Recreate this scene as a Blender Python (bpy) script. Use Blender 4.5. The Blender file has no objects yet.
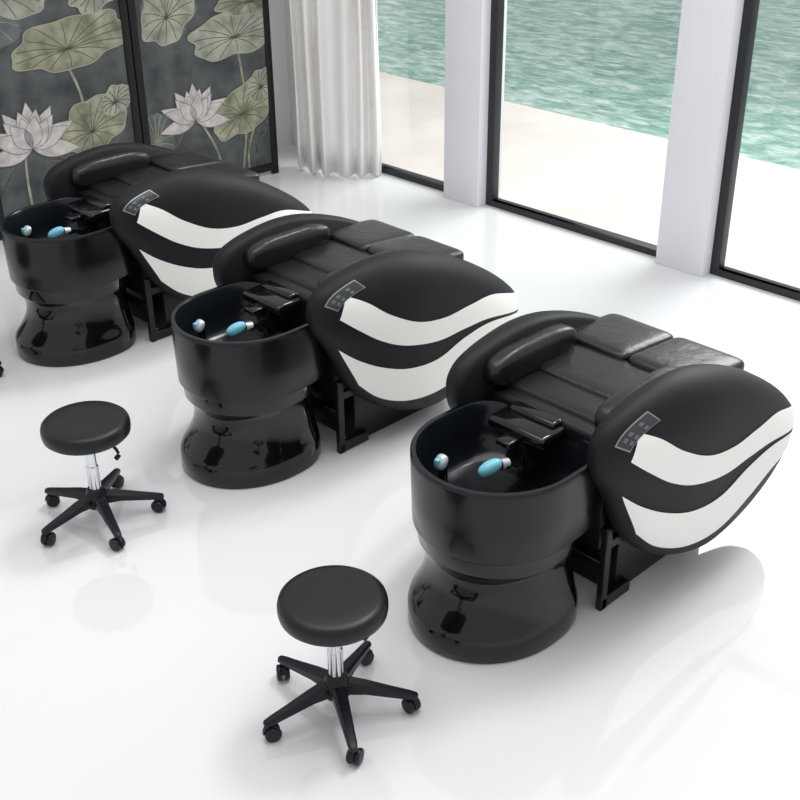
import bpy, bmesh, math, random
from mathutils import Vector, Matrix
random.seed(4)
SC=bpy.context.scene
try:
    SC.view_settings.view_transform='Standard'
except Exception: pass

# ------------------------------------------------------------------ materials
def mat(name,col,rough=.5,metal=0,spec=.5,bump=None,coat=0,emis=None,var=None):
    m=bpy.data.materials.new(name); m.use_nodes=True
    nt=m.node_tree; b=nt.nodes['Principled BSDF']
    b.inputs['Base Color'].default_value=(*col,1)
    b.inputs['Roughness'].default_value=rough
    b.inputs['Metallic'].default_value=metal
    b.inputs['Specular IOR Level'].default_value=spec
    b.inputs['Coat Weight'].default_value=coat
    if coat: b.inputs['Coat Roughness'].default_value=.06
    tc=nt.nodes.new('ShaderNodeTexCoord')
    if bump:
        n=nt.nodes.new('ShaderNodeTexNoise'); n.inputs['Scale'].default_value=bump[0]; n.inputs['Detail'].default_value=4
        nt.links.new(tc.outputs['Object'],n.inputs['Vector'])
        bp=nt.nodes.new('ShaderNodeBump'); bp.inputs['Strength'].default_value=bump[1]; bp.inputs['Distance'].default_value=bump[2]
        nt.links.new(n.outputs['Fac'],bp.inputs['Height']); nt.links.new(bp.outputs['Normal'],b.inputs['Normal'])
    if var:
        n=nt.nodes.new('ShaderNodeTexNoise'); n.inputs['Scale'].default_value=var[0]; n.inputs['Detail'].default_value=5
        nt.links.new(tc.outputs['Object'],n.inputs['Vector'])
        r=nt.nodes.new('ShaderNodeValToRGB'); r.color_ramp.elements[0].position=.3; r.color_ramp.elements[1].position=.7
        r.color_ramp.elements[0].color=(*var[1],1); r.color_ramp.elements[1].color=(*var[2],1)
        nt.links.new(n.outputs['Fac'],r.inputs['Fac']); nt.links.new(r.outputs['Color'],b.inputs['Base Color'])
    return m

M={}
M['gloss']=mat('gloss_black_plastic',(.004,.004,.005),.09,spec=.5)
M['satin']=mat('satin_black_plastic',(.005,.005,.006),.23,spec=.38)
M['inner']=mat('bowl_inner_black',(.007,.009,.012),.2,spec=.42)
M['leather']=mat('black_leather',(.009,.009,.010),.31,spec=.48,bump=(24,.45,.006))
M['pad']=mat('black_vinyl_pad',(.007,.007,.009),.38,spec=.36,bump=(90,.12,.002))
M['panel']=mat('black_soft_panel',(.008,.008,.011),.55,spec=.25,bump=(200,.1,.001))
M['white']=mat('cream_vinyl',(.95,.945,.90),.4,spec=.5)
M['frame']=mat('black_steel',(.006,.006,.007),.35,spec=.35)
M['chrome']=mat('chrome',(.75,.76,.78),.12,metal=1)
M['stoolpl']=mat('black_nylon',(.006,.006,.011),.35,spec=.35)
M['wheel']=mat('caster_rubber',(.008,.008,.013),.4,spec=.35)
M['blue']=mat('blue_clear_plastic',(.20,.55,.70),.1,spec=.6)
M['ctrl']=mat('control_display',(.035,.038,.042),.25,spec=.5)
M['ctrlb']=mat('control_bezel',(.30,.31,.32),.3,metal=.5)
M['btn']=mat('control_button',(.11,.12,.13),.4)
M['silver']=mat('silver_plastic',(.62,.66,.68),.25,metal=.4)
M['column']=mat('white_column_paint',(.78,.79,.83),.5,spec=.3,var=(1.5,(.82,.82,.865),(.84,.84,.885)))
M['wall']=mat('white_wall_paint',(.80,.80,.80),.7,spec=.2,var=(2,(.80,.80,.80),(.84,.84,.84)))
M['alu']=mat('dark_window_frame',(.022,.022,.026),.4,spec=.4)
M['curtain']=mat('ivory_curtain',(.80,.78,.755),.8,spec=.1,var=(3,(.86,.84,.82),(.90,.885,.87)),bump=(300,.2,.001))
M['scrbg']=mat('screen_silk',(.07,.078,.09),.6,spec=.2,var=(5,(.045,.050,.055),(.13,.137,.137)))
M['scrfr']=mat('screen_frame',(.010,.008,.008),.4,spec=.3)
M['leafA']=mat('painted_leaf_green',(.3,.32,.2),.6,spec=.1,var=(9,(.15,.165,.11),(.42,.41,.30)))
M['leafB']=mat('painted_leaf_pale',(.4,.43,.36),.6,spec=.1,var=(8,(.20,.215,.175),(.48,.475,.39)))
M['leafC']=mat('painted_leaf_shadow',(.1,.11,.11),.6,spec=.1,var=(8,(.09,.105,.11),(.18,.20,.20)))
M['vein']=mat('painted_vein',(.11,.12,.09),.6,spec=.1)
M['veinl']=mat('painted_vein_light',(.38,.37,.30),.6,spec=.1)
M['petal']=mat('painted_petal',(.55,.52,.50),.6,spec=.1,var=(14,(.40,.375,.38),(.68,.65,.62)))
M['petall']=mat('painted_petal_line',(.22,.19,.19),.6,spec=.1)

def floor_mat():
    m=mat('polished_white_floor',(.80,.815,.83),.07,spec=.85,var=(.9,(.745,.75,.76),(.765,.768,.775)))
    nt=m.node_tree; b=nt.nodes['Principled BSDF']
    n=nt.nodes.new('ShaderNodeTexNoise'); n.inputs['Scale'].default_value=2.5
    mr=nt.nodes.new('ShaderNodeMapRange'); mr.inputs[3].default_value=.03; mr.inputs[4].default_value=.08
    nt.links.new(n.outputs['Fac'],mr.inputs[0]); nt.links.new(mr.outputs[0],b.inputs['Roughness'])
    return m
M['floor']=floor_mat()
M['terr']=mat('terrace_concrete',(.75,.70,.66),.8,spec=.2,var=(1.2,(.64,.585,.545),(.74,.69,.65)))
def sea_mat():
    m=bpy.data.materials.new('sea_water'); m.use_nodes=True; nt=m.node_tree; b=nt.nodes['Principled BSDF']
    tc=nt.nodes.new('ShaderNodeTexCoord'); mp=nt.nodes.new('ShaderNodeMapping')
    mp.inputs['Rotation'].default_value=(0,0,math.radians(-30)); mp.inputs['Scale'].default_value=(1.0,2.2,1)
    nt.links.new(tc.outputs['Object'],mp.inputs['Vector'])
    n=nt.nodes.new('ShaderNodeTexNoise'); n.inputs['Scale'].default_value=3.6; n.inputs['Detail'].default_value=7; n.inputs['Roughness'].default_value=.68; n.inputs['Distortion'].default_value=.6
    nt.links.new(mp.outputs['Vector'],n.inputs['Vector'])
    r=nt.nodes.new('ShaderNodeValToRGB'); e=r.color_ramp.elements
    e[0].position=.36; e[0].color=(.12,.30,.245,1); e[1].position=.66; e[1].color=(.72,.82,.78,1)  # pale end paints white glints on the ripples into the base colour
    x=e.new(.5); x.color=(.31,.51,.44,1)
    nt.links.new(n.outputs['Fac'],r.inputs['Fac']); nt.links.new(r.outputs['Color'],b.inputs['Base Color'])
    b.inputs['Roughness'].default_value=.3; b.inputs['Specular IOR Level'].default_value=.25
    bp=nt.nodes.new('ShaderNodeBump'); bp.inputs['Strength'].default_value=.6; bp.inputs['Distance'].default_value=.06
    nt.links.new(n.outputs['Fac'],bp.inputs['Height']); nt.links.new(bp.outputs['Normal'],b.inputs['Normal'])
    return m
M['sea']=sea_mat()
def glass_mat():
    m=bpy.data.materials.new('window_glass'); m.use_nodes=True; nt=m.node_tree; nt.nodes.clear()
    o=nt.nodes.new('ShaderNodeOutputMaterial'); t=nt.nodes.new('ShaderNodeBsdfTransparent'); g=nt.nodes.new('ShaderNodeBsdfGlossy')
    g.inputs['Roughness'].default_value=.0; t.inputs[0].default_value=(.97,.985,.98,1)
    mx=nt.nodes.new('ShaderNodeMixShader'); mx.inputs[0].default_value=.05
    nt.links.new(t.outputs[0],mx.inputs[1]); nt.links.new(g.outputs[0],mx.inputs[2]); nt.links.new(mx.outputs[0],o.inputs[0])
    return m
M['glass']=glass_mat()

# ------------------------------------------------------------------ mesh helpers
def tomesh(bm,name,mats,sharp=38):
    bmesh.ops.remove_doubles(bm,verts=bm.verts,dist=1e-5)
    bmesh.ops.recalc_face_normals(bm,faces=bm.faces)
    for f in bm.faces: f.smooth=True
    for e in bm.edges:
        if len(e.link_faces)==2 and e.calc_face_angle(0)>math.radians(sharp): e.smooth=False
    me=bpy.data.meshes.new(name); bm.to_mesh(me); bm.free()
    for k in (mats if isinstance(mats,(list,tuple)) else [mats]): me.materials.append(M[k])
    return me
def obj(name,me,parent=None,loc=None,rot=None):
    o=bpy.data.objects.new(name,me); SC.collection.objects.link(o)
    if parent: o.parent=parent
    if loc: o.location=loc
    if rot: o.rotation_euler=rot
    return o
def empty(name,loc=(0,0,0),rz=0):
    o=bpy.data.objects.new(name,None); SC.collection.objects.link(o); o.location=loc; o.rotation_euler=(0,0,rz); o.empty_display_size=.1
    return o
def rings(bm,rs,cap0=True,cap1=True,closed=True):
    R=[[bm.verts.new(p) for p in r] for r in rs]
    n=len(R[0])
    for a,b in zip(R,R[1:]):
        for i in range(n if closed else n-1):
            j=(i+1)%n
            try: bm.faces.new((a[i],a[j],b[j],b[i]))
            except ValueError: pass
    if cap0: bm.faces.new(R[0][::-1])
    if cap1: bm.faces.new(R[-1])
    return R
def circ(z,r,n=48,cx=0,cy=0): return [(cx+r*math.cos(2*math.pi*i/n),cy+r*math.sin(2*math.pi*i/n),z) for i in range(n)]
def lathe(bm,prof,n=48,cx=0,cy=0): rings(bm,[circ(z,max(r,1e-4),n,cx,cy) for r,z in prof])
def rbox(bm,c,s,bev=.01,seg=3,rot=None):
    r=bmesh.ops.create_cube(bm,size=1); vs=r['verts']
    for v in vs: v.co=Vector((v.co.x*s[0],v.co.y*s[1],v.co.z*s[2]))
    if bev:
        es=list({e for v in vs for e in v.link_edges})
        rr=bmesh.ops.bevel(bm,geom=es,offset=bev,segments=seg,affect='EDGES',profile=.5); vs=list({v for v in rr['verts']}|{v for v in vs if v.is_valid})
        vs=[v for v in vs if v.is_valid]
    for v in vs:
        if rot is not None: v.co=rot@v.co
        v.co+=Vector(c)
def supere(bm,c,s,e1=.35,e2=.35,nu=32,nv=18,rot=None):
    def f(x,e): return math.copysign(abs(x)**e,x)
    rs=[]
    for j in range(nv+1):
        p=-math.pi/2+math.pi*j/nv; p=max(-math.pi/2+1e-3,min(math.pi/2-1e-3,p))
        ring=[]
        for i in range(nu):
            t=2*math.pi*(i+.5)/nu
            v=Vector((s[0]/2*f(math.cos(p),e1)*f(math.cos(t),e2),s[1]/2*f(math.cos(p),e1)*f(math.sin(t),e2),s[2]/2*f(math.sin(p),e1)))
            if rot is not None: v=rot@v
            ring.append(v+Vector(c))
        rs.append(ring)
    rings(bm,rs)
def tube(bm,pts,rad,n=12):
    pts=[Vector(p) for p in pts]; rs=[]
    up=Vector((0,0,1))
    for i,p in enumerate(pts):
        t=(pts[min(i+1,len(pts)-1)]-pts[max(i-1,0)]).normalized()
        a=t.cross(up)
        if a.length<.05: a=t.cross(Vector((1,0,0)))
        a.normalize(); b=t.cross(a)
        r=rad[i] if isinstance(rad,(list,tuple)) else rad
        rs.append([p+a*r*math.cos(2*math.pi*k/n)+b*r*math.sin(2*math.pi*k/n) for k in range(n)])
    rings(bm,rs)
def cr(P,n,closed=False):
    out=[]; m=len(P); segs=m if closed else m-1
    for k in range(n+(0 if closed else 1)):
        t=k/n*segs; i=min(int(t),segs-1); f=t-i
        g=lambda j:(P[j%m] if closed else P[max(0,min(m-1,j))])
        a,b,c,d=g(i-1),g(i),g(i+1),g(i+2)
        out.append(tuple(.5*((2*b[q])+(-a[q]+c[q])*f+(2*a[q]-5*b[q]+4*c[q]-d[q])*f*f+(-a[q]+3*b[q]-3*c[q]+d[q])*f**3) for q in range(len(b))))
    return out
def prism(bm,poly,y0,y1,bev=0):
    a=[bm.verts.new((x,y0,z)) for x,z in poly]; b=[bm.verts.new((x,y1,z)) for x,z in poly]
    n=len(poly); fs=[bm.faces.new(a),bm.faces.new(b[::-1])]
    for i in range(n): fs.append(bm.faces.new((a[i],b[i],b[(i+1)%n],a[(i+1)%n])))
    if bev:
        es=list({e for f in fs for e in f.edges})
        bmesh.ops.bevel(bm,geom=es,offset=bev,segments=4,affect='EDGES',profile=.5)

# ------------------------------------------------------------------ camera
H=2.9; f_px=1180; pit=math.radians(29); rol=math.radians(.6)
F=Vector((0,math.cos(pit),-math.sin(pit))); R0=Vector((1,0,0)); U0=Vector((0,math.sin(pit),math.cos(pit)))
U=math.cos(rol)*U0+math.sin(rol)*R0; R=math.cos(rol)*R0-math.sin(rol)*U0
cd=bpy.data.cameras.new('camera'); cam=bpy.data.objects.new('camera',cd); SC.collection.objects.link(cam)
mw=Matrix((R,U,-F)).transposed().to_4x4(); mw.translation=Vector((0,0,H)); cam.matrix_world=mw
cd.sensor_width=36; cd.lens=36*f_px/800; cd.clip_end=500; SC.camera=cam

# ------------------------------------------------------------------ shampoo bed
OUT=[(.10,.785),(.115,.84),(.17,.885),(.30,.920),(.50,.937),(.70,.908),(.94,.82),(1.18,.685),(1.35,.56),(1.43,.46),(1.42,.34),(1.30,.215),(1.12,.130),(.93,.085),(.74,.085),(.51,.175),(.32,.34),(.19,.58),(.115,.70)]
OUTS=cr(OUT,144,True); CX,CZ=.70,.49
POL=sorted([(math.atan2(z-CZ,x-CX),math.hypot(x-CX,z-CZ)) for x,z in OUTS])
def orad(a):
    a=(a+math.pi)%(2*math.pi)-math.pi
    P=POL
    if a<=P[0][0] or a>=P[-1][0]:
        a0,r0=P[-1][0]-2*math.pi,P[-1][1]; a1,r1=P[0]
        if a>=P[-1][0]: a-=2*math.pi
        return r0+(r1-r0)*(a-a0)/(a1-a0)
    for (a0,r0),(a1,r1) in zip(P,P[1:]):
        if a0<=a<=a1: return r0+(r1-r0)*(a-a0)/(a1-a0+1e-9)
SI=.335
def sout(d): 
    t=max(0,min(1,d/.7)); t=t*t*(3-2*t); return .445+.042*t
def dome(r): return math.sqrt(max(0,1-r**4.5))
def s_at(d,z,off=0):
    r=math.hypot(d-CX,z-CZ)/orad(math.atan2(z-CZ,d-CX)); r=min(r,1)
    return SI+(sout(d)-SI)*dome(r)+off

def leaf_mesh(sgn):
    bm=bmesh.new(); rs=[]
    K=28
    for k in range(K+1):
        r=math.sin(math.pi/2*k/K)
        if k==0: r=.01
        ring=[]
        for x,z in OUTS:
            d=CX+(x-CX)*r; zz=CZ+(z-CZ)*r
            ring.append((d,sgn*(SI+(sout(d)-SI)*dome(r)),zz))
        rs.append(ring)
    for r,ds in ((.985,-.03),(.955,-.045)):
        rs.append([(CX+(x-CX)*r,sgn*(SI+ds),CZ+(z-CZ)*r) for x,z in OUTS])
    rings(bm,rs)
    return tomesh(bm,'side_shell','panel',60)
def strip_mesh(name,top,bot,sgn,matk,n=48,m=8,off=.003):
    T=cr(top,n); B=cr(bot,n); bm=bmesh.new(); rs=[]
    for j in range(m+1):
        f=j/m; row=[]
        for (x0,z0),(x1,z1) in zip(T,B):
            d=x0+(x1-x0)*f; z=z0+(z1-z0)*f
            row.append((d,sgn*s_at(d,z,off),z))
        rs.append(row)
    rings(bm,rs,False,False,False)
    return tomesh(bm,name,matk,60)
def polar_mesh(name,a0,a1,r0,r1,sgn,matk,off,n=12,m=6):
    bm=bmesh.new(); rs=[]
    for j in range(m+1):
        row=[]
        for i in range(n+1):
            a=math.radians(a0+(a1-a0)*i/n); r=(r0+(r1-r0)*j/m)*orad(a)
            d=CX+r*math.cos(a); z=CZ+r*math.sin(a); row.append((d,sgn*s_at(d,z,off),z))
        rs.append(row)
    rings(bm,rs,False,False,False)
    return tomesh(bm,name,matk,60)

def ring_d(z,rf,rb,ry,n=72,ex=1.0):
    o=[]
    for i in range(n):
        t=2*math.pi*i/n; c=math.cos(t); s=math.sin(t)
        if c>0: o.append((rb*c**ex,ry*math.copysign(abs(s)**ex,s),z))
        else: o.append((rf*c,ry*s,z))
    return o
bedparts=[]
def addp(name,me): bedparts.append((name,me))
# pedestal
bm=bmesh.new()
E=.75
rings(bm,[ring_d(0,.342,.27,.297,ex=E),ring_d(.015,.352,.275,.303,ex=E),ring_d(.085,.352,.275,.303,ex=E),ring_d(.105,.345,.273,.299,ex=E),ring_d(.125,.325,.27,.290,ex=E),ring_d(.16,.292,.267,.279,ex=E),ring_d(.20,.266,.264,.271,ex=E),ring_d(.25,.252,.262,.266,ex=E),ring_d(.30,.256,.262,.268,ex=E),ring_d(.335,.272,.263,.276,ex=E),ring_d(.352,.287,.265,.285,ex=E),ring_d(.362,.294,.268,.289,ex=E),ring_d(.48,.298,.27,.293,ex=E)])
addp('pedestal',tomesh(bm,'pedestal','gloss',40))
# bowl, D-shaped
bm=bmesh.new(); E=.45
rings(bm,[ring_d(.423,.285,.25,.28,ex=E),ring_d(.426,.307,.26,.30,ex=E),ring_d(.437,.314,.268,.307,ex=E),ring_d(.56,.317,.272,.310,ex=E),ring_d(.70,.32,.276,.313,ex=E),ring_d(.716,.32,.276,.313,ex=E),ring_d(.722,.316,.273,.309,ex=E),ring_d(.722,.300,.260,.294,ex=E),ring_d(.714,.295,.255,.289,ex=E),ring_d(.60,.285,.248,.280,ex=E),ring_d(.54,.272,.236,.265,ex=.6),ring_d(.51,.235,.20,.225,ex=.7),ring_d(.50,.15,.15,.15),ring_d(.495,.03,.03,.03)])
me=tomesh(bm,'basin',['satin','inner'],45)
for p in me.polygons:
    c=p.center
    if (abs(c.y)<.296 and c.x>-.298 and p.normal.z>.2 and c.z<.719) or (p.normal.x*(c.x)+p.normal.y*c.y<-.05): p.material_index=1
addp('basin',me)
bm=bmesh.new(); lathe(bm,[(.028,.495),(.028,.504),(.02,.507),(.0,.507)],24,-.06,0); addp('drain',tomesh(bm,'drain','silver'))
bm=bmesh.new()
Rm=Matrix.Rotation(math.radians(-25),3,'Z')@Matrix.Rotation(math.radians(-22),3,'Y')
supere(bm,(-.045,.0,.655),(.095,.05,.05),.9,.9,rot=Rm)
addp('shower_head',tomesh(bm,'shower_head','blue',60))
bm=bmesh.new(); tube(bm,cr([(-.005,-.015,.655),(.05,-.03,.645),(.09,-.025,.62),(.11,-.01,.55)],14),[.018]*4+[.011]*11)
addp('shower_handle',tomesh(bm,'shower_handle','gloss'))
bm=bmesh.new(); tube(bm,[(-.005,-.015,.657),(.025,-.022,.653)],.0195)
addp('shower_collar',tomesh(bm,'shower_collar','silver'))
bm=bmesh.new()
supere(bm,(-.13,.16,.645),(.04,.05,.06),.8,.9,rot=Matrix.Rotation(math.radians(35),3,'Y'))
addp('tap_handle',tomesh(bm,'tap_handle','silver',60))
bm=bmesh.new(); lathe(bm,[(.024,.50),(.019,.56),(.015,.63)],16,-.12,.16); addp('tap_stem',tomesh(bm,'tap_stem','gloss'))
bm=bmesh.new(); rbox(bm,(-.148,.16,.65),(.02,.02,.03),.004); addp('tap_mark',tomesh(bm,'tap_mark','blue'))
# neck rest
bm=bmesh.new()
rbox(bm,(.19,.03,.715),(.15,.27,.05),.018); rbox(bm,(.235,.03,.742),(.06,.22,.035),.015); rbox(bm,(.16,.03,.64),(.08,.10,.16),.015); rbox(bm,(.10,.03,.695),(.10,.07,.03),.01)
addp('neck_rest',tomesh(bm,'neck_rest','gloss'))
# core body
bm=bmesh.new()
core=[(.31,.60),(.31,.70),(.8,.70),(1.0,.67),(1.16,.56),(1.24,.44),(1.16,.28),(.98,.17),(.6,.20),(.42,.33)]
prism(bm,core,-.31,.31,.02)
addp('body_core',tomesh(bm,'body_core','pad'))
# cushions
bm=bmesh.new()
supere(bm,(.305,0,.715),(.11,.57,.09),.5,.3)
supere(bm,(.41,0,.73),(.20,.58,.10),.4,.22)
addp('head_cushion',tomesh(bm,'head_cushion','pad',60))
bm=bmesh.new()
supere(bm,(.61,0,.74),(.30,.58,.12),.35,.25,48,24)
addp('seat_cushion',tomesh(bm,'seat_cushion','leather',60))
bm=bmesh.new()
for y in (-.164,.164):
    supere(bm,(.91,y,.752),(.37,.332,.12),.35,.20,48,24,rot=Matrix.Rotation(math.radians(5),3,'Y'))
supere(bm,(1.095,0,.635),(.12,.65,.22),.5,.18,48,24,rot=Matrix.Rotation(math.radians(-30),3,'Y'))
addp('leg_cushion',tomesh(bm,'leg_cushion','leather',60))
SW=[('swoosh_upper',[(.240,.852),(.335,.800),(.45,.713),(.61,.63),(.78,.597),(.95,.602),(1.14,.592),(1.395,.50)],
     [(.195,.757),(.285,.683),(.40,.60),(.54,.535),(.74,.492),(.92,.494),(1.11,.485),(1.41,.415)]),
    ('swoosh_lower',[(.205,.60),(.29,.53),(.41,.463),(.56,.412),(.74,.40),(.92,.448),(1.12,.463),(1.412,.405)],
     [(.315,.385),(.41,.295),(.53,.24),(.67,.22),(.82,.23),(.97,.28),(1.15,.34),(1.415,.35)])]
for sgn,lab in ((-1,'near'),(1,'far')):
    addp('side_shell_'+lab,leaf_mesh(sgn))
    for nm,t,b in SW: addp(nm+'_'+lab,strip_mesh(nm,t,b,sgn,'white'))
    bm=bmesh.new(); supere(bm,(.48,sgn*.265,.825),(.50,.11,.15),.7,.45,40,20)
    addp('arm_pad_'+lab,tomesh(bm,'arm_pad','leather',60))
addp('control_bezel',polar_mesh('control_bezel',149,133.5,.87,.955,-1,'ctrlb',.004))
addp('control_display',polar_mesh('control_display',148.5,134,.876,.950,-1,'ctrl',.006))
k=0
for aa in (146,143.5,139):
    for rr in (.895,.928):
        k+=1; addp('control_button_%d'%k,polar_mesh('control_button',aa+.8,aa-.8,rr-.010,rr+.010,-1,'btn',.008,4,3))
# under frame
bm=bmesh.new()
rbox(bm,(.70,0,.15),(.62,.56,.30),.01,2)
for y in (-.295,.295):
    rbox(bm,(.285,y,.19),(.035,.03,.38),.004,1); rbox(bm,(.40,y,.30),(.26,.028,.04),.004,1); rbox(bm,(.36,y,.03),(.18,.03,.05),.004,1)
rbox(bm,(.285,0,.20),(.03,.58,.04),.004,1); rbox(bm,(.40,0,.42),(.22,.52,.34),.01,2)
addp('under_frame',tomesh(bm,'under_frame','frame'))
TH=math.radians(44)
for loc in [(.350,3.58),(-.688,4.745),(-1.785,5.955)]:
    root=empty('salon_shampoo_bed',(loc[0],loc[1],0),TH)
    for nm,me in bedparts: obj(nm,me,root)

# ------------------------------------------------------------------ stools
st=[]
bm=bmesh.new()
lathe(bm,[(.03,.420),(.155,.420),(.170,.423),(.179,.432),(.182,.447),(.182,.465),(.178,.480),(.168,.489),(.15,.494),(.10,.497),(.04,.498),(.0,.498)],64)
st.append(('seat',tomesh(bm,'stool_seat','pad',60)))
bm=bmesh.new()
lathe(bm,[(.0,.10),(.026,.10),(.026,.27),(.022,.275),(.022,.36),(.0,.36)],32)
st.append(('gas_lift',tomesh(bm,'gas_lift','chrome')))
bm=bmesh.new()
lathe(bm,[(.0,.355),(.03,.355),(.034,.37),(.034,.395),(.06,.415),(.0,.415)],32)
tube(bm,cr([(.03,0,.385),(.07,.0,.37),(.10,.0,.34),(.115,.0,.30),(.10,0,.28)],10),[.007]*8+[.011,.011,.010])
rbox(bm,(.0,0,.413),(.17,.13,.014),.003,1)
st.append(('seat_mechanism',tomesh(bm,'seat_mechanism','stoolpl')))
def base_mesh(ph):
    bm=bmesh.new()
    lathe(bm,[(.0,.075),(.045,.075),(.05,.085),(.048,.13),(.040,.15),(.034,.16),(.0,.16)],32)
    for k in range(5):
        a=math.radians(ph+72*k); rz=Matrix.Rotation(a,3,'Z')
        secs=[]
        for x,w,zt,zb in [(.03,.026,.14,.09),(.10,.023,.128,.092),(.18,.019,.108,.080),(.25,.016,.092,.070),(.272,.013,.086,.070),(.278,.006,.082,.072)]:
            ring=[(x,-w,zb),(x,-w,zt-.008),(x,-w*.6,zt),(x,w*.6,zt),(x,w,zt-.008),(x,w,zb)]
            secs.append([rz@Vector(p) for p in ring])
        rings(bm,secs)
    return tomesh(bm,'star_base','stoolpl',30)
def cast_mesh(ph):
    bm=bmesh.new()
    for k in range(5):
        a=math.radians(ph+72*k); ca=a+random.uniform(-.9,.9)
        rz=Matrix.Rotation(ca,3,'Z'); c=Vector((.262*math.cos(a),.262*math.sin(a),0))
        for s in (-1,1):
            rs=[]
            for y,r in [(.006,.020),(.006,.027),(.009,.029),(.017,.029),(.022,.026),(.024,.016),(.024,.002)]:
                rs.append([c+rz@Vector((-.012+r*math.cos(2*math.pi*i/24),s*y,.029+r*math.sin(2*math.pi*i/24))) for i in range(24)])
            rings(bm,rs)
        rs=[]
        for y in (-.007,.007):
            rs.append([c+rz@Vector((-.006+.027*math.cos(math.pi*i/12),y,.031+.027*math.sin(math.pi*i/12))) for i in range(13)])
        rings(bm,rs)
        tube(bm,[c+Vector((0,0,.05)),c+Vector((0,0,.078))],.008)
    return tomesh(bm,'casters','wheel')
for loc,ph,lev in [((-.226,3.040),68,20),((-1.296,4.205),84,20),((-2.375,5.53),2,20)]:
    root=empty('rolling_stool',(loc[0],loc[1],0))
    for nm,me in st:
        obj(nm,me,root,rot=(0,0,math.radians(lev)) if nm=='seat_mechanism' else None)
    obj('star_base',base_mesh(ph),root); obj('casters',cast_mesh(ph),root)

# ------------------------------------------------------------------ room shell (wall frame: a along window wall, b outward)
A45=math.radians(-45); Q=6.223; WL=-7.45
def wbox(bm,w0,w1,q0,q1,z0,z1,bev=0):
    rbox(bm,((w0+w1)/2,(q0+q1)/2,(z0+z1)/2),(abs(w1-w0),abs(q1-q0),abs(z1-z0)),bev,2)
def wobj(name,bm,k,parent=None):
    me=tomesh(bm,name,k); o=obj(name,me,parent,rot=None if parent else (0,0,A45)); return o
bm=bmesh.new(); wbox(bm,WL-.15,6,-4,Q+.12,-.15,0); wobj('floor',bm,'floor')
bm=bmesh.new(); wbox(bm,WL-.15,WL,-4,Q+.12,0,3.3); wobj('wall_left',bm,'wall')
bm=bmesh.new(); wbox(bm,WL,-6.95,Q-.02,Q+.12,0,3.3); wbox(bm,-6.95,6,Q-.02,Q+.12,2.85,3.3); wobj('wall_window_side',bm,'wall')
bm=bmesh.new(); wbox(bm,WL,WL+.015,-3.9,Q-.03,0,.08); wobj('baseboard_left',bm,'wall')
cols=[(-5.63,-5.30),(-3.79,-3.45),(-1.95,-1.6),(-.1,.25)]
for w0,w1 in cols:
    bm=bmesh.new(); wbox(bm,w0,w1,Q-.12,Q+.14,0,2.85,.004); wobj('column',bm,'column')
ed=[-6.95]+[x for c in cols for x in c]+[2.0]
for i in range(5):
    w0,w1=ed[2*i],ed[2*i+1]
    root=empty('window_%d'%(i+1),(0,0,0),A45)
    bm=bmesh.new()
    wbox(bm,w0,w1,Q-.03,Q+.05,0,.045,.003); wbox(bm,w0,w0+.06,Q-.03,Q+.04,.045,2.85,.003); wbox(bm,w1-.03,w1,Q+.03,Q+.07,.045,2.85,.002)
    wbox(bm,w0,w1,Q-.03,Q+.05,2.78,2.85,.003)
    wobj('frame',bm,'alu',root)
    bm=bmesh.new(); wbox(bm,w0+.055,w1-.03,Q+.008,Q+.014,.04,2.8); wobj('glass',bm,'glass',root)
bm=bmesh.new(); wbox(bm,-14,8,Q+.12,8.51,-.25,-.02,.0); wobj('terrace',bm,'terr')
bm=bmesh.new(); wbox(bm,-60,60,8.4,120,-.6,-.4); wobj('sea',bm,'sea')

# ------------------------------------------------------------------ curtain
bm=bmesh.new(); rs=[]
N=180
base=cr([(-.80,9.02),(-.66,8.88),(-.42,8.77),(-.22,8.77),(-.12,8.85)],N)
for j in range(13):
    z=.02+2.76*j/12; row=[]
    for i,(x,y) in enumerate(base):
        t=i/N; am=.055+.012*math.sin(7*t+j*.25)
        ph=t*2*math.pi*7+.7*math.sin(5*t)+.05*j*math.sin(3*t*6)
        row.append((x+.015*math.cos(ph*.5)+.01*math.sin(j*.4+t*9),y+am*math.sin(ph)+.02*math.sin(j*.3),z))
    rs.append(row)
rings(bm,rs,False,False,False)
me=tomesh(bm,'curtain','curtain',80); o=obj('curtain',me)
sm=o.modifiers.new('s','SOLIDIFY'); sm.thickness=.004

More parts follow.
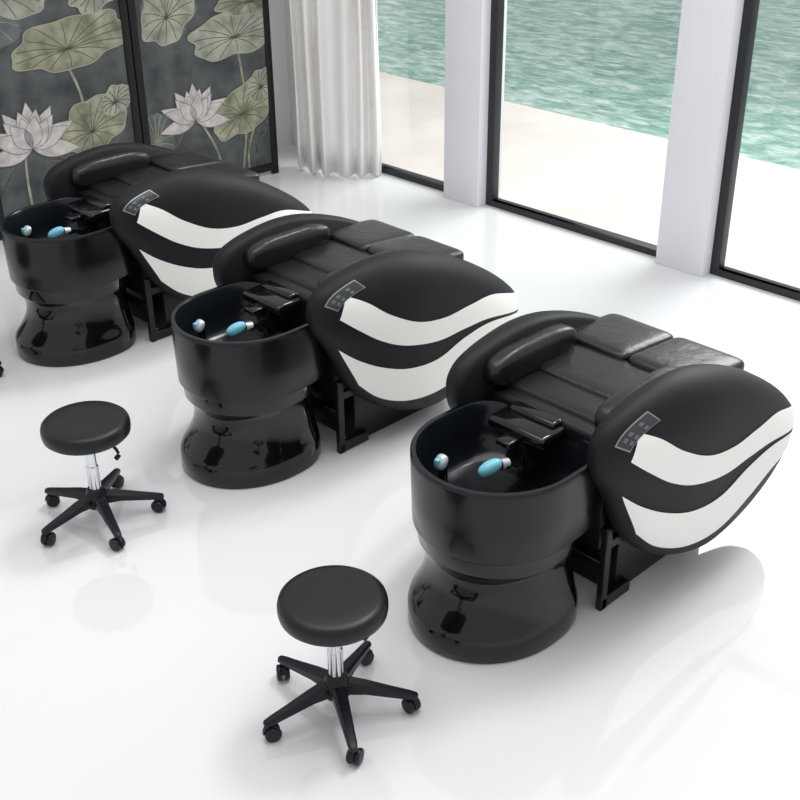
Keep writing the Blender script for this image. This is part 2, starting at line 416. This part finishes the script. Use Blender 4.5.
# ------------------------------------------------------------------ folding screen
P=[(-.93,8.92),(-1.81,8.22),(-2.70,7.52),(-3.55,6.78)]
HS=2.05
scr=empty('folding_screen',(0,0,0))
def panel(i,art):
    p1=Vector((*P[i],0)); p0=Vector((*P[i+1],0)); W=(p1-p0).length; ang=math.atan2(p1.y-p0.y,p1.x-p0.x)
    root=empty('panel_%d'%(i+1)); root.parent=scr; root.location=p0; root.rotation_euler=(0,0,ang)
    bm=bmesh.new(); fw=.055
    rbox(bm,(fw/2+.004,0,HS/2),(fw,.035,HS),.004,2); rbox(bm,(W-fw/2-.004,0,HS/2),(fw,.035,HS),.004,2)
    rbox(bm,(W/2,0,.06),(W-.05,.033,.06),.004,2); rbox(bm,(W/2,0,HS-.03),(W-.05,.033,.06),.004,2)
    obj('frame',tomesh(bm,'screen_frame','scrfr'),root)
    bm=bmesh.new(); rbox(bm,(W/2,0,HS/2),(W-.06,.016,HS-.08),0); obj('silk',tomesh(bm,'silk','scrbg'),root)
    lay=[0]
    def flat(bm,pts,off):
        vs=[bm.verts.new((min(max(x,.06),W-.06),-off,min(max(z,.09),HS-.06))) for x,z in pts]
        c=bm.verts.new((sum(v.co.x for v in vs)/len(vs),-off,sum(v.co.z for v in vs)/len(vs)))
        for a,b in zip(vs,vs[1:]+vs[:1]): bm.faces.new((c,a,b))
    def line(bm,pts,w,off):
        pts=cr(pts,14) if len(pts)>2 else pts
        for (x0,z0),(x1,z1) in zip(pts,pts[1:]):
            dx,dz=x1-x0,z1-z0; l=math.hypot(dx,dz)+1e-6; nx,nz=-dz/l*w/2,dx/l*w/2
            c=lambda x,z:(min(max(x,.06),W-.06),-off,min(max(z,.09),HS-.06))
            vs=[bm.verts.new(c(x0+nx,z0+nz)),bm.verts.new(c(x0-nx,z0-nz)),bm.verts.new(c(x1-nx,z1-nz)),bm.verts.new(c(x1+nx,z1+nz))]
            bm.faces.new(vs)
    B={k:bmesh.new() for k in ('leafA','leafB','leafC','vein','veinl','petal','petall')}
    rnd=random.Random(10+i)
    for it in art:
        lay[0]+=1; off=.0085+lay[0]*.0006
        if it[0]=='leaf':
            _,x,z,rx,rz,rot,k=it; pts=[]
            n=60; ph=rnd.uniform(0,6)
            for q in range(n):
                t=2*math.pi*q/n; r=1+.07*math.sin(5*t+ph)+.05*math.sin(9*t+2*ph)
                u,v=rx*r*math.cos(t),rz*r*math.sin(t)
                pts.append((x+u*math.cos(rot)-v*math.sin(rot),z+u*math.sin(rot)+v*math.cos(rot)))
            flat(B[k],pts,off)
            cx,cz=x-rx*.1*math.cos(rot),z-rz*.25
            for q in range(0,n,4):
                ex,ez=pts[q]; mx,mz=(cx+ex)/2+rnd.uniform(-.01,.01),(cz+ez)/2+.012
                line(B['vein' if k!='leafC' else 'leafA'],[(cx,cz),(mx,mz),(cx+(ex-cx)*.93,cz+(ez-cz)*.93)],.006,off+.0003)
            if k!='leafC':
                for q in range(n): line(B['veinl'],[pts[q],pts[(q+1)%n]],.006,off+.0003)
        elif it[0]=='flower':
            _,x,z,s=it
            for ly,(cnt,ln,wd,sp) in enumerate([(7,1.0,.32,160),(6,.85,.32,110),(4,.7,.32,60)]):
                for q in range(cnt):
                    a=math.radians(90+(q/(cnt-1)-.5)*2*sp*.62) ; L=s*ln*(1.0 if abs(math.cos(a))<.8 else 1.1); w=s*wd*.62
                    pts=[]
                    for h in range(11):
                        f=h/10; pts.append((f,w*math.sin(math.pi*min(1,f**.8))))
                    poly=[(f*L,ww) for f,ww in pts]+[(f*L,-ww) for f,ww in pts[::-1][1:-1]]
                    poly=[(x+u*math.cos(a)-v*math.sin(a),z+u*math.sin(a)+v*math.cos(a)) for u,v in poly]
                    o2=off+ly*.0008+(q%2)*.0004
                    flat(B['petal'],poly,o2)
                    for h in range(len(poly)): line(B['petall'],[poly[h],poly[(h+1)%len(poly)]],.0045,o2+.0002)
            lay[0]+=4
        elif it[0]=='stem':
            line(B['leafA'],it[1],.018,off); 
        elif it[0]=='grass':
            _,x,z=it
            for q in range(9):
                line(B['leafC'],[(x+rnd.uniform(-.02,.02),z),(x+rnd.uniform(-.1,.1),z+.12),(x+rnd.uniform(-.2,.2),z+rnd.uniform(.15,.3))],.008,off)
    for k,b in B.items():
        if len(b.verts):
            for f in b.faces:
                f.normal_update()
                if f.normal.y>0: f.normal_flip()
            me=bpy.data.meshes.new('painting_'+k); b.to_mesh(me); me.materials.append(M[k]); obj('painting_'+k,me,root)
        b.free()
def RR(x,y): return ((x-(122+.17*y))/114,(205-(x-150)*.26-y)/134)
def LL(x,y): return ((x-(-18+.15*y))/119,(242-x*.25-y)/136)
def leafR(f,x,y,wx,wy,rot,k):
    u,z=f(x,y); return ('leaf',u,z,wx/118/2,wy/135/2,rot,k)
artR=[leafR(RR,160,20,50,60,.3,'leafC'),('grass',*RR(175,150)),('grass',*RR(255,150)),leafR(RR,160,140,30,50,0,'leafC'),
 ('stem',[RR(225,50),RR(240,110),RR(243,175)]),('stem',[RR(195,120),RR(215,150),RR(225,180)]),('stem',[RR(250,120),RR(246,150),RR(250,175)]),
 leafR(RR,160,25,58,50,.9,'leafB'),leafR(RR,225,36,95,46,.15,'leafB'),leafR(RR,235,5,70,28,.1,'leafA'),leafR(RR,238,108,72,46,.45,'leafA'),leafR(RR,252,84,34,28,.6,'leafB'),
 ('flower',*RR(192,122),.27)]
artL=[leafR(LL,10,40,70,60,.2,'leafC'),('grass',*LL(20,190)),('grass',*LL(80,180)),
 ('stem',[LL(60,60),LL(85,110),LL(88,190)]),('stem',[LL(38,150),LL(40,180),LL(45,210)]),('stem',[LL(12,60),LL(8,130),LL(12,210)]),
 leafR(LL,20,18,80,50,-.2,'leafB'),leafR(LL,75,58,100,44,.12,'leafA'),leafR(LL,95,10,50,34,.5,'leafB'),leafR(LL,95,130,62,48,.5,'leafA'),leafR(LL,113,106,30,24,.5,'leafB'),
 ('flower',*LL(44,153),.31)]
panel(0,artR); panel(1,artL); panel(2,artR)

# ------------------------------------------------------------------ light
w=bpy.data.worlds.new('World'); SC.world=w; w.use_nodes=True
bg=w.node_tree.nodes['Background']; bg.inputs[0].default_value=(.98,.99,1,1); bg.inputs[1].default_value=.70
def area(name,loc,target,sx,sy,power,col=(1,1,1)):
    l=bpy.data.lights.new(name,'AREA'); l.shape='RECTANGLE'; l.size=sx; l.size_y=sy; l.energy=power; l.color=col
    o=bpy.data.objects.new(name,l); SC.collection.objects.link(o); o.location=loc
    o.rotation_euler=(Vector(target)-Vector(loc)).to_track_quat('-Z','Y').to_euler(); return o
area('overhead_fill',(0,3.8,5.5),(0,3.8,0),5,3,140)  # added overhead fill for gloss highlights, not a fixture of the room
area('window_daylight',(5.2,9.4,4.2),(0,4.5,0),5,2.5,420,(1,1,1))
s=bpy.data.lights.new('sun','SUN'); s.energy=.8; s.angle=math.radians(12); so=bpy.data.objects.new('sun',s); SC.collection.objects.link(so)
so.rotation_euler=Vector((-.5,-.55,-1.2)).to_track_quat('-Z','Y').to_euler()
